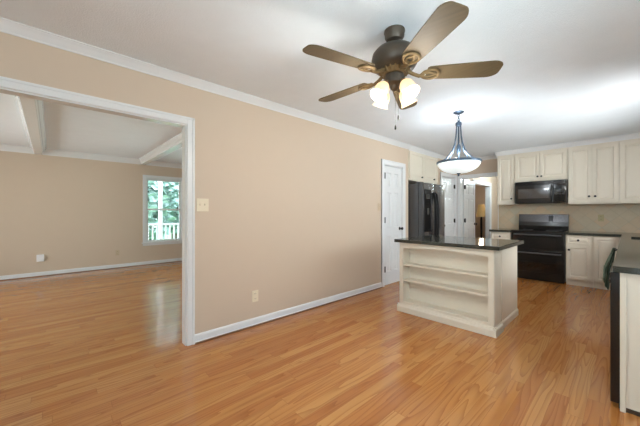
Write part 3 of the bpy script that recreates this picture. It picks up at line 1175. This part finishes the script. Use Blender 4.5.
# ------------------------------------------------------------------ microwave
MX0, MX1, MY, MZ0, MZ1 = 1.29, 2.084, 6.80, 1.432, 1.862
t = empty('microwave', 'black over-the-range microwave mounted under the short cream cabinet', 'microwave', ((MX0 + MX1) / 2, 7.0, MZ0))
obj('body', bx(MX0, MY + 0.02, MZ0, MX1, YB - 0.012, MZ1, 0.004), APPL, t, False, True)
d_ = obj('door', bx(MX0 + 0.003, MY - 0.012, MZ0 + 0.012, MX1 - 0.19, MY + 0.02, MZ1 - 0.075, 0.006), APPL, t, False, True)
obj('door_window', bx(MX0 + 0.06, MY - 0.014, MZ0 + 0.10, MX1 - 0.255, MY - 0.0115, MZ1 - 0.145, 0.0005), plain('mirrored_mesh_glass', hexc(120, 120, 122), 0.08, metal=0.8), d_, False, True)
bm = tube(B(), [(MX1 - 0.215, MY - 0.01, MZ0 + 0.04), (MX1 - 0.215, MY - 0.045, MZ0 + 0.06), (MX1 - 0.215, MY - 0.05, (MZ0 + MZ1) / 2 - 0.03),
                (MX1 - 0.215, MY - 0.045, MZ1 - 0.12), (MX1 - 0.215, MY - 0.01, MZ1 - 0.10)], 0.012, 12)
obj('handle', bm, APPLG, d_, True, True)
cp = obj('control_panel', bx(MX1 - 0.185, MY - 0.010, MZ0 + 0.012, MX1 - 0.003, MY + 0.02, MZ1 - 0.075, 0.004), APPLG, t, False, True)
obj('display', bx(MX1 - 0.165, MY - 0.0115, MZ1 - 0.15, MX1 - 0.025, MY - 0.0095, MZ1 - 0.105), SCREEN, cp, False, True)
for r_ in range(5):
    for c_ in range(3):
        x_ = MX1 - 0.160 + c_ * 0.048; z_ = MZ0 + 0.04 + r_ * 0.04
        obj('button', bx(x_, MY - 0.0118, z_, x_ + 0.034, MY - 0.0095, z_ + 0.022), RINGM if r_ > 2 else BLACK, cp, False, True)
bm = bx(MX0 + 0.003, MY - 0.004, MZ1 - 0.07, MX1 - 0.003, MY + 0.02, MZ1 - 0.002, 0.003)
vg = obj('vent_grille', bm, APPL, t, False, True)
bm = B()
for k in range(5):
    box(bm, MX0 + 0.03, MY - 0.008, MZ1 - 0.062 + k * 0.012, MX1 - 0.03, MY - 0.003, MZ1 - 0.056 + k * 0.012)
obj('louver', bm, BLACK, vg, False, True)

# ------------------------------------------------------------------ island
t = empty('kitchen_island', 'cream kitchen island with open bookshelf front under a dark granite top', 'kitchen island', (1.38, 3.66, 0))
IX0, IX1, IY0, IY1, IZ = 0.838, 1.917, 3.27, 4.19, 0.875
OX0, OX1, OZ0, OZT, OZM = 0.887, 1.862, 0.128, 0.799, 0.826
DP = 0.16
# body behind the shelves, floor and ceiling of the recess
bm = B()
box(bm, IX0, IY0 + DP, 0, IX1 - 0.024, IY1, IZ)
box(bm, IX0, IY0 + 0.02, 0, OX0, IY0 + DP, IZ)
box(bm, OX1, IY0 + 0.02, 0, IX1 - 0.024, IY0 + DP, IZ)
box(bm, OX0, IY0 + 0.02, 0, OX1, IY0 + DP, OZ0)
box(bm, OX0, IY0 + 0.02, OZM + 0.005, OX1, IY0 + DP, IZ)
obj('body', bm, CREAM, t, False, True)
# face frame with an arched top rail
bm = B()
box(bm, IX0, IY0, 0.06, OX0, IY0 + 0.02, IZ, 0.002)
box(bm, OX1, IY0, 0.06, IX1, IY0 + 0.02, IZ, 0.002)
box(bm, OX0, IY0, 0.06, OX1, IY0 + 0.02, OZ0, 0.002)
pts = [(OX0, IY0, IZ), (OX0, IY0, OZT)]
for k in range(1, 20):
    u_ = k / 20
    pts.append((OX0 + (OX1 - OX0) * u_, IY0, OZT + (OZM - OZT) * (1 - (2 * u_ - 1) ** 2)))
pts += [(OX1, IY0, OZT), (OX1, IY0, IZ)]
prism(bm, pts, (0, 0.02, 0))
obj('face_frame', bm, CREAM, t, False, True)
for z_ in (0.603, 0.406):
    obj('shelf', bx(OX0, IY0 + 0.022, z_ - 0.022, OX1, IY0 + DP - 0.002, z_, 0.002), CREAM, t, False, True)
# right end: corner post and framed panel
bm = B()
box(bm, IX1 - 0.024, IY0 + 0.02, 0.06, IX1 + 0.004, 3.49, IZ, 0.002)
obj('corner_post', bm, CREAM, t, False, True)
bm = B()
box(bm, IX1 - 0.024, 3.50, 0.06, IX1 - 0.018, IY1, IZ)
box(bm, IX1 - 0.018, 3.545, 0.06, IX1 - 0.006, IY1, IZ, 0.002)
obj('side_panel', bm, CREAM, t, False, True)
# base moulding around front and sides
bm = B()
P = [(0, 0), (0.026, 0), (0.026, 0.062), (0.020, 0.074), (0.010, 0.082), (0.006, 0.094), (0, 0.098)]
prism(bm, [(IX0 - 0.02, IY0 - a, z) for a, z in P], (IX1 - IX0 + 0.046, 0, 0))
prism(bm, [(IX1 + a, IY0 - 0.024, z) for a, z in P], (0, 3.50 - IY0 + 0.024, 0))
prism(bm, [(IX1 - 0.018 + a * 0.9, 3.49, z) for a, z in P], (0, IY1 - 3.49, 0))
prism(bm, [(IX0 - a * 0.8, IY0 - 0.024, z) for a, z in P], (0, IY1 - IY0 + 0.024, 0))
obj('base_moulding', bm, CREAM, t, False, True)
bm = bx(0.788, 3.225, 0.8765, 1.975, 4.22, 0.916, 0.007)
tag(obj('island_countertop', bm, GRAN), 'polished dark granite slab on the cream kitchen island', 'countertop')

# ------------------------------------------------------------------ ceiling fan
FC = (1.728, 1.752)
ZB = 2.214
t = empty('ceiling_fan', 'bronze five-blade ceiling fan with lit frosted glass shades', 'ceiling fan', (FC[0], FC[1], ZC))
Z = lambda z: z - ZC
obj('canopy', lathe(B(), [(0, 0), (0.070, 0), (0.072, -0.010), (0.068, -0.018), (0.066, -0.045), (0.054, -0.066), (0.028, -0.074), (0, -0.074)]), FANM, t, True)
obj('downrod', lathe(B(), [(0, -0.07), (0.020, -0.072), (0.024, -0.08), (0.016, -0.09), (0.016, -0.11), (0, -0.11)], n=16), FANM, t, True)
obj('motor_housing', lathe(B(), [(0, Z(2.414)), (0.03, Z(2.414)), (0.036, Z(2.402)), (0.085, Z(2.398)), (0.125, Z(2.384)), (0.150, Z(2.354)), (0.158, Z(2.317)),
                                (0.152, Z(2.282)), (0.136, Z(2.257)), (0.104, Z(2.237)), (0.0, Z(2.234))], n=40), FANM, t, True)
# scrolled band below the housing
bm = lathe(B(), [(0.02, Z(2.256)), (0.098, Z(2.256)), (0.102, Z(2.245)), (0.092, Z(2.225)), (0.075, Z(2.210)), (0.02, Z(2.210))], n=36)
for k in range(20):
    a = 2 * PI * k / 20
    tube(bm, [(0.101 * math.cos(a), 0.101 * math.sin(a), Z(2.256)), (0.106 * math.cos(a), 0.106 * math.sin(a), Z(2.240)), (0.082 * math.cos(a), 0.082 * math.sin(a), Z(2.212))], 0.006, 6)
obj('scroll_band', bm, BRASS, t, True)
sw = obj('switch_housing', lathe(B(), [(0.0, Z(2.212)), (0.062, Z(2.212)), (0.066, Z(2.195)), (0.064, Z(2.150)), (0.05, Z(2.138)), (0.03, Z(2.134)), (0.026, Z(2.115)), (0.012, Z(2.102)), (0, Z(2.100))]), FANM, t, True)


def blade_bm():
    bm = B()
    out = []
    r0, r1 = 0.215, 0.691
    for x_, hw in ((r0, 0.050), (r0 + 0.012, 0.061), (0.30, 0.066), (0.45, 0.073), (0.62, 0.078)):
        out.append((x_, hw))
    for k in range(1, 8):
        a = k / 8 * PI / 2
        out.append((0.62 + 0.071 * math.sin(a), 0.078 - 0.050 * (1 - math.cos(a))))
    out.append((r1, 0.0))
    top = [(x_, y_) for x_, y_ in out]
    loop = top + [(x_, -y_) for x_, y_ in reversed(top[:-1])]
    prism(bm, [(x_, y_, -0.004) for x_, y_ in loop], (0, 0, 0.008))
    return bm


def iron_bm():
    bm = B()
    # arm from the hub, forked into a loop that carries the blade
    tube(bm, [(0.085, 0, 0.022), (0.13, 0, -0.004), (0.165, 0, -0.018), (0.20, 0, -0.016)], [0.013, 0.012, 0.012, 0.012], 10)
    n = 28
    tube(bm, [(0.235 + 0.058 * math.cos(2 * PI * k / n), 0.046 * math.sin(2 * PI * k / n) * (1.0 + 0.15 * math.cos(2 * PI * k / n)), -0.012) for k in range(n)], 0.008, 8, True)
    tube(bm, [(0.19, 0.012, -0.013), (0.225, 0.022, -0.013), (0.255, 0.012, -0.013), (0.285, 0, -0.012)], 0.006, 6)
    tube(bm, [(0.19, -0.012, -0.013), (0.225, -0.022, -0.013), (0.255, -0.012, -0.013), (0.285, 0, -0.012)], 0.006, 6)
    for x_, y_ in ((0.20, 0.03), (0.20, -0.03), (0.285, 0.0)):
        lathe(bm, [(0, -0.018), (0.008, -0.016), (0.008, -0.005), (0, -0.005)], x_, y_, 0, 10)
    return bm


PITCH = math.radians(-11)
for k in range(5):
    an = 0.6904 - k * 2 * PI / 5
    M = Matrix.Translation((0, 0, Z(ZB))) @ Matrix.Rotation(an, 4, 'Z') @ Matrix.Rotation(PITCH, 4, 'X')
    bm = blade_bm(); bm.transform(M)
    b_ = obj('blade', bm, BLADE, t)
    M2 = Matrix.Translation((0, 0, Z(ZB))) @ Matrix.Rotation(an, 4, 'Z')
    bm = iron_bm()
    for v in bm.verts:
        if v.co.x > 0.18:
            v.co = Matrix.Rotation(PITCH, 4, 'X') @ v.co
    bm.transform(M2)
    obj('blade_iron', bm, BRASS, b_, True)
# four tulip shades on short arms
to_cam = math.atan2(CAM.y - FC[1], CAM.x - FC[0])
for k in range(4):
    a = to_cam + PI / 4 + k * PI / 2
    ca, sa = math.cos(a), math.sin(a)
    bm = tube(B(), [(0.05 * ca, 0.05 * sa, Z(2.162)), (0.075 * ca, 0.075 * sa, Z(2.152)), (0.088 * ca, 0.088 * sa, Z(2.132))], 0.009)
    tilt = Matrix.Translation((0.085 * ca, 0.085 * sa, Z(2.137))) @ Matrix.Rotation(a, 4, 'Z') @ Matrix.Rotation(math.radians(-32), 4, 'Y')
    lathe(bm, [(0, 0.012), (0.018, 0.012), (0.024, 0), (0.024, -0.018), (0, -0.018)], n=16, mat=tilt)
    arm = obj('light_arm', bm, BRASS, t, True)
    prof = [(0.020, -0.006), (0.034, -0.018), (0.046, -0.04), (0.050, -0.065), (0.048, -0.088), (0.052, -0.105), (0.060, -0.118),
            (0.057, -0.118), (0.049, -0.104), (0.045, -0.088), (0.047, -0.065), (0.043, -0.042), (0.031, -0.021), (0.018, -0.009)]
    bm = lathe(B(), prof, n=24, mat=tilt)
    obj('glass_shade', bm, FANGLASS, arm, True)
    bm = lathe(B(), [(0, -0.02), (0.012, -0.025), (0.022, -0.05), (0.026, -0.07), (0.020, -0.088), (0, -0.096)], n=16, mat=tilt)
    obj('bulb', bm, BULB, arm, True)
for dx, zb in ((0.012, 1.905), (-0.012, 1.840)):
    bm = tube(B(), [(dx, 0.03, Z(2.137)), (dx, 0.03, Z(zb + 0.03))], 0.001, 6)
    pc = obj('pull_chain', bm, BLACK, t)
    obj('chain_fob', lathe(B(), [(0, Z(zb + 0.034)), (0.004, Z(zb + 0.03)), (0.007, Z(zb + 0.012)), (0.005, Z(zb)), (0, Z(zb - 0.002))], dx, 0.03, n=10), BLACK, pc, True)
pl = bpy.data.lights.new('fan_bulbs_glow', 'POINT'); pl.energy = 9.0; pl.color = (0.97, 0.98, 0.93); pl.shadow_soft_size = 0.045
for k in range(4):
    a = to_cam + PI / 4 + k * PI / 2
    po = link(bpy.data.objects.new('fan_bulb_glow', pl))
    po.location = (FC[0] + 0.165 * math.cos(a), FC[1] + 0.165 * math.sin(a), 2.012)

# ------------------------------------------------------------------ pendant
PC = (1.385, 3.75)
t = empty('pendant_light', 'glowing white glass bowl pendant with blue-grey metal arms over the kitchen island', 'pendant light', (PC[0], PC[1], ZC))
obj('canopy', lathe(B(), [(0, 0), (0.062, 0), (0.064, -0.006), (0.05, -0.018), (0.02, -0.026), (0.008, -0.035), (0, -0.036)]), STEEL, t, True)
bm = B()
for k in range(3):
    c = -0.047 - k * 0.024
    pts = []
    for q in range(14):
        a = 2 * PI * q / 14
        u_, v_ = 0.011 * math.cos(a), 0.017 * math.sin(a)
        pts.append((u_ if k % 2 == 0 else 0, 0 if k % 2 == 0 else u_, c + v_))
    tube(bm, pts, 0.0035, 6, True)
obj('chain', bm, STEEL, t, True)
obj('hub', lathe(B(), [(0, -0.105), (0.014, -0.108), (0.014, -0.125), (0.030, -0.130), (0.036, -0.14), (0.036, -0.165), (0.030, -0.175), (0.02, -0.18), (0, -0.18)]), STEEL, t, True)
view = math.atan2(CAM.y - PC[1], CAM.x - PC[0])
for k in range(4):
    a = view + PI / 4 + k * PI / 2
    ca, sa = math.cos(a), math.sin(a)
    pr = [(0.030, -0.15), (0.034, -0.22), (0.042, -0.31), (0.060, -0.40), (0.095, -0.485), (0.145, -0.55), (0.20, -0.60), (0.242, -0.626)]
    bm = tube(B(), [(r * ca, r * sa, z) for r, z in pr], 0.0085, 8)
    obj('arm', bm, STEEL, t, True)
obj('stem', lathe(B(), [(0, -0.17), (0.010, -0.17), (0.010, -0.40), (0.02, -0.42), (0.026, -0.44), (0.026, -0.50), (0.012, -0.52), (0.008, -0.56), (0.008, -0.765), (0, -0.765)], n=14), STEEL, t, True)
bm = lathe(B(), [(0.240, -0.620), (0.256, -0.620), (0.259, -0.632), (0.255, -0.646), (0.240, -0.646), (0.240, -0.620)], n=56)
obj('rim', bm, STEEL, t, True)
prof = []
for k in range(13):
    u_ = k / 12
    prof.append((0.247 * math.cos(u_ * PI / 2) ** 0.8 if u_ < 1 else 0.012, -0.644 - 0.125 * math.sin(u_ * PI / 2) ** 1.25))
inner = [(max(0.010, r - 0.006), z + 0.005) for r, z in reversed(prof)]
obj('glass_bowl', lathe(B(), prof + inner, n=56), BOWL, t, True)
obj('finial', lathe(B(), [(0, -0.757), (0.022, -0.762), (0.026, -0.770), (0.018, -0.778), (0.010, -0.786), (0.012, -0.794), (0.008, -0.805), (0, -0.81)], n=18), STEEL, t, True)
for k in range(3):
    a = k * 2 * PI / 3 + 0.4
    bm = lathe(B(), [(0, -0.045), (0.014, -0.045), (0.020, -0.02), (0.028, 0.01), (0.024, 0.032), (0.010, 0.045), (0, 0.047)], 0.055 * math.cos(a), 0.055 * math.sin(a), -0.63, 14)
    obj('bulb', bm, emit('white_bulb', (1, 0.97, 0.92, 1), 6.0), t, True)
pl = bpy.data.lights.new('pendant_bulbs_glow', 'POINT'); pl.energy = 20; pl.color = (0.88, 0.95, 1.0); pl.shadow_soft_size = 0.09
po = link(bpy.data.objects.new('pendant_bulbs_glow', pl)); po.location = (PC[0], PC[1], 1.95)


# ------------------------------------------------------------------ switches and outlets
TANP = plain('tan_plate', hexc(196, 176, 148), 0.4)
OLIVE = plain('olive_tan_plate', hexc(172, 160, 122), 0.4)


def plate(name, label, cat, loc, rz, w_, h_, kind, mat=None):
    root = empty(name, label, cat, loc, rz)
    mat = mat or PLATE
    obj('cover_plate', bx(-w_ / 2, -0.007, -h_ / 2, w_ / 2, 0, h_ / 2, 0.002), mat, root)
    if kind == 'outlet':
        for s_ in (-1, 1):
            bm = bx(-0.017, -0.009, s_ * 0.027 - 0.016, 0.017, -0.006, s_ * 0.027 + 0.016, 0.002)
            q = obj('receptacle', bm, mat, root)
            bm = bx(-0.008, -0.0096, s_ * 0.027 - 0.002, -0.005, -0.0088, s_ * 0.027 + 0.008)
            box(bm, 0.005, -0.0096, s_ * 0.027 - 0.002, 0.008, -0.0088, s_ * 0.027 + 0.008)
            obj('slot', bm, BLACK, q)
    else:
        for k in range(kind):
            x_ = (k - (kind - 1) / 2) * 0.046
            obj('toggle', bx(x_ - 0.005, -0.018, -0.006, x_ + 0.005, -0.006, 0.014, 0.002), mat, root)
            obj('screw', lathe(B(), [(0, 0), (0.003, 0), (0.003, 0.0015), (0, 0.002)], x_, -0.007, 0.035, 8, Matrix.Rotation(PI / 2, 4, 'X')), mat, root)
    return root


# local -y looks to +x when turned by +90 degrees
plate('light_switch', 'ivory double light switch beside the living room opening', 'light switch', (0, 1.083, 1.328), PI / 2, 0.118, 0.125, 2)
plate('power_outlet', 'ivory outlet low on the tan wall above the baseboard', 'outlet', (0, 1.664, 0.324), PI / 2, 0.078, 0.125, 'outlet')
plate('light_switch', 'tan single light switch left of the white pantry door', 'light switch', (0, 4.01, 1.35), PI / 2, 0.075, 0.12, 1, TANP)
plate('power_outlet', 'tan outlet low on the living room far wall, near the window', 'outlet', (XF, 1.111, 0.346), PI / 2, 0.075, 0.12, 'outlet', TANP)
plate('power_outlet', 'olive tan outlet on the tiled backsplash right of the range', 'outlet', (2.511, YB - 0.009, 1.161), 0, 0.078, 0.12, 'outlet', OLIVE)
t = empty('wall_box', 'small white plastic box mounted low on the living room far wall', 'wall box', (XF, -0.150, 0.360), PI / 2)
obj('cover', bx(-0.054, -0.04, -0.068, 0.054, 0, 0.068, 0.008), WPLAS, t)
obj('button', bx(-0.012, -0.043, -0.012, 0.012, -0.039, 0.012, 0.001), WPLAS, t)

# ------------------------------------------------------------------ hall: added unseen lamp on the ceiling, floor lamp in the room beyond
t = empty('added_hall_light', 'added unseen white flush ceiling light in the hall beyond the kitchen doorway', 'ceiling light', (0.80, 9.2, ZC))
obj('base', lathe(B(), [(0, 0), (0.15, 0), (0.15, -0.025), (0, -0.025)]), WPLAS, t, True)
obj('diffuser', lathe(B(), [(0.14, -0.025), (0.135, -0.05), (0.10, -0.08), (0.05, -0.095), (0, -0.10)]), emit('lit_opal_glass', (1, 0.9, 0.74, 1), 1.2), t, True)
pl = bpy.data.lights.new('hall_fill', 'POINT'); pl.energy = 46; pl.color = (0.74, 0.92, 1.0); pl.shadow_soft_size = 0.12  # added fill for the hall, hung below the unseen fixture
po = link(bpy.data.objects.new('hall_fill', pl)); po.location = (0.80, 9.2, ZC - 0.22)
LX, LY = -0.36, 10.05
t = empty('floor_lamp', 'dark floor lamp with a yellowish shade seen through the hall doorway', 'floor lamp', (LX, LY, 0))
obj('base', lathe(B(), [(0, 0), (0.13, 0), (0.13, 0.015), (0.03, 0.03), (0, 0.03)]), LAMPM, t, True)
obj('pole', lathe(B(), [(0, 0.02), (0.03, 0.02), (0.026, 0.5), (0.034, 1.05), (0.016, 1.15), (0.012, 1.40), (0, 1.40)], n=16), LAMPM, t, True)
obj('lamp_shade', lathe(B(), [(0.15, 1.13), (0.09, 1.52), (0.086, 1.52), (0.146, 1.13)]), SHADEL, t, True)
pl = bpy.data.lights.new('den_fill', 'POINT'); pl.energy = 6; pl.color = (1.0, 0.88, 0.72); pl.shadow_soft_size = 0.06  # added fill to brighten the den, placed above the shade
po = link(bpy.data.objects.new('den_fill', pl)); po.location = (LX, LY, 1.56)
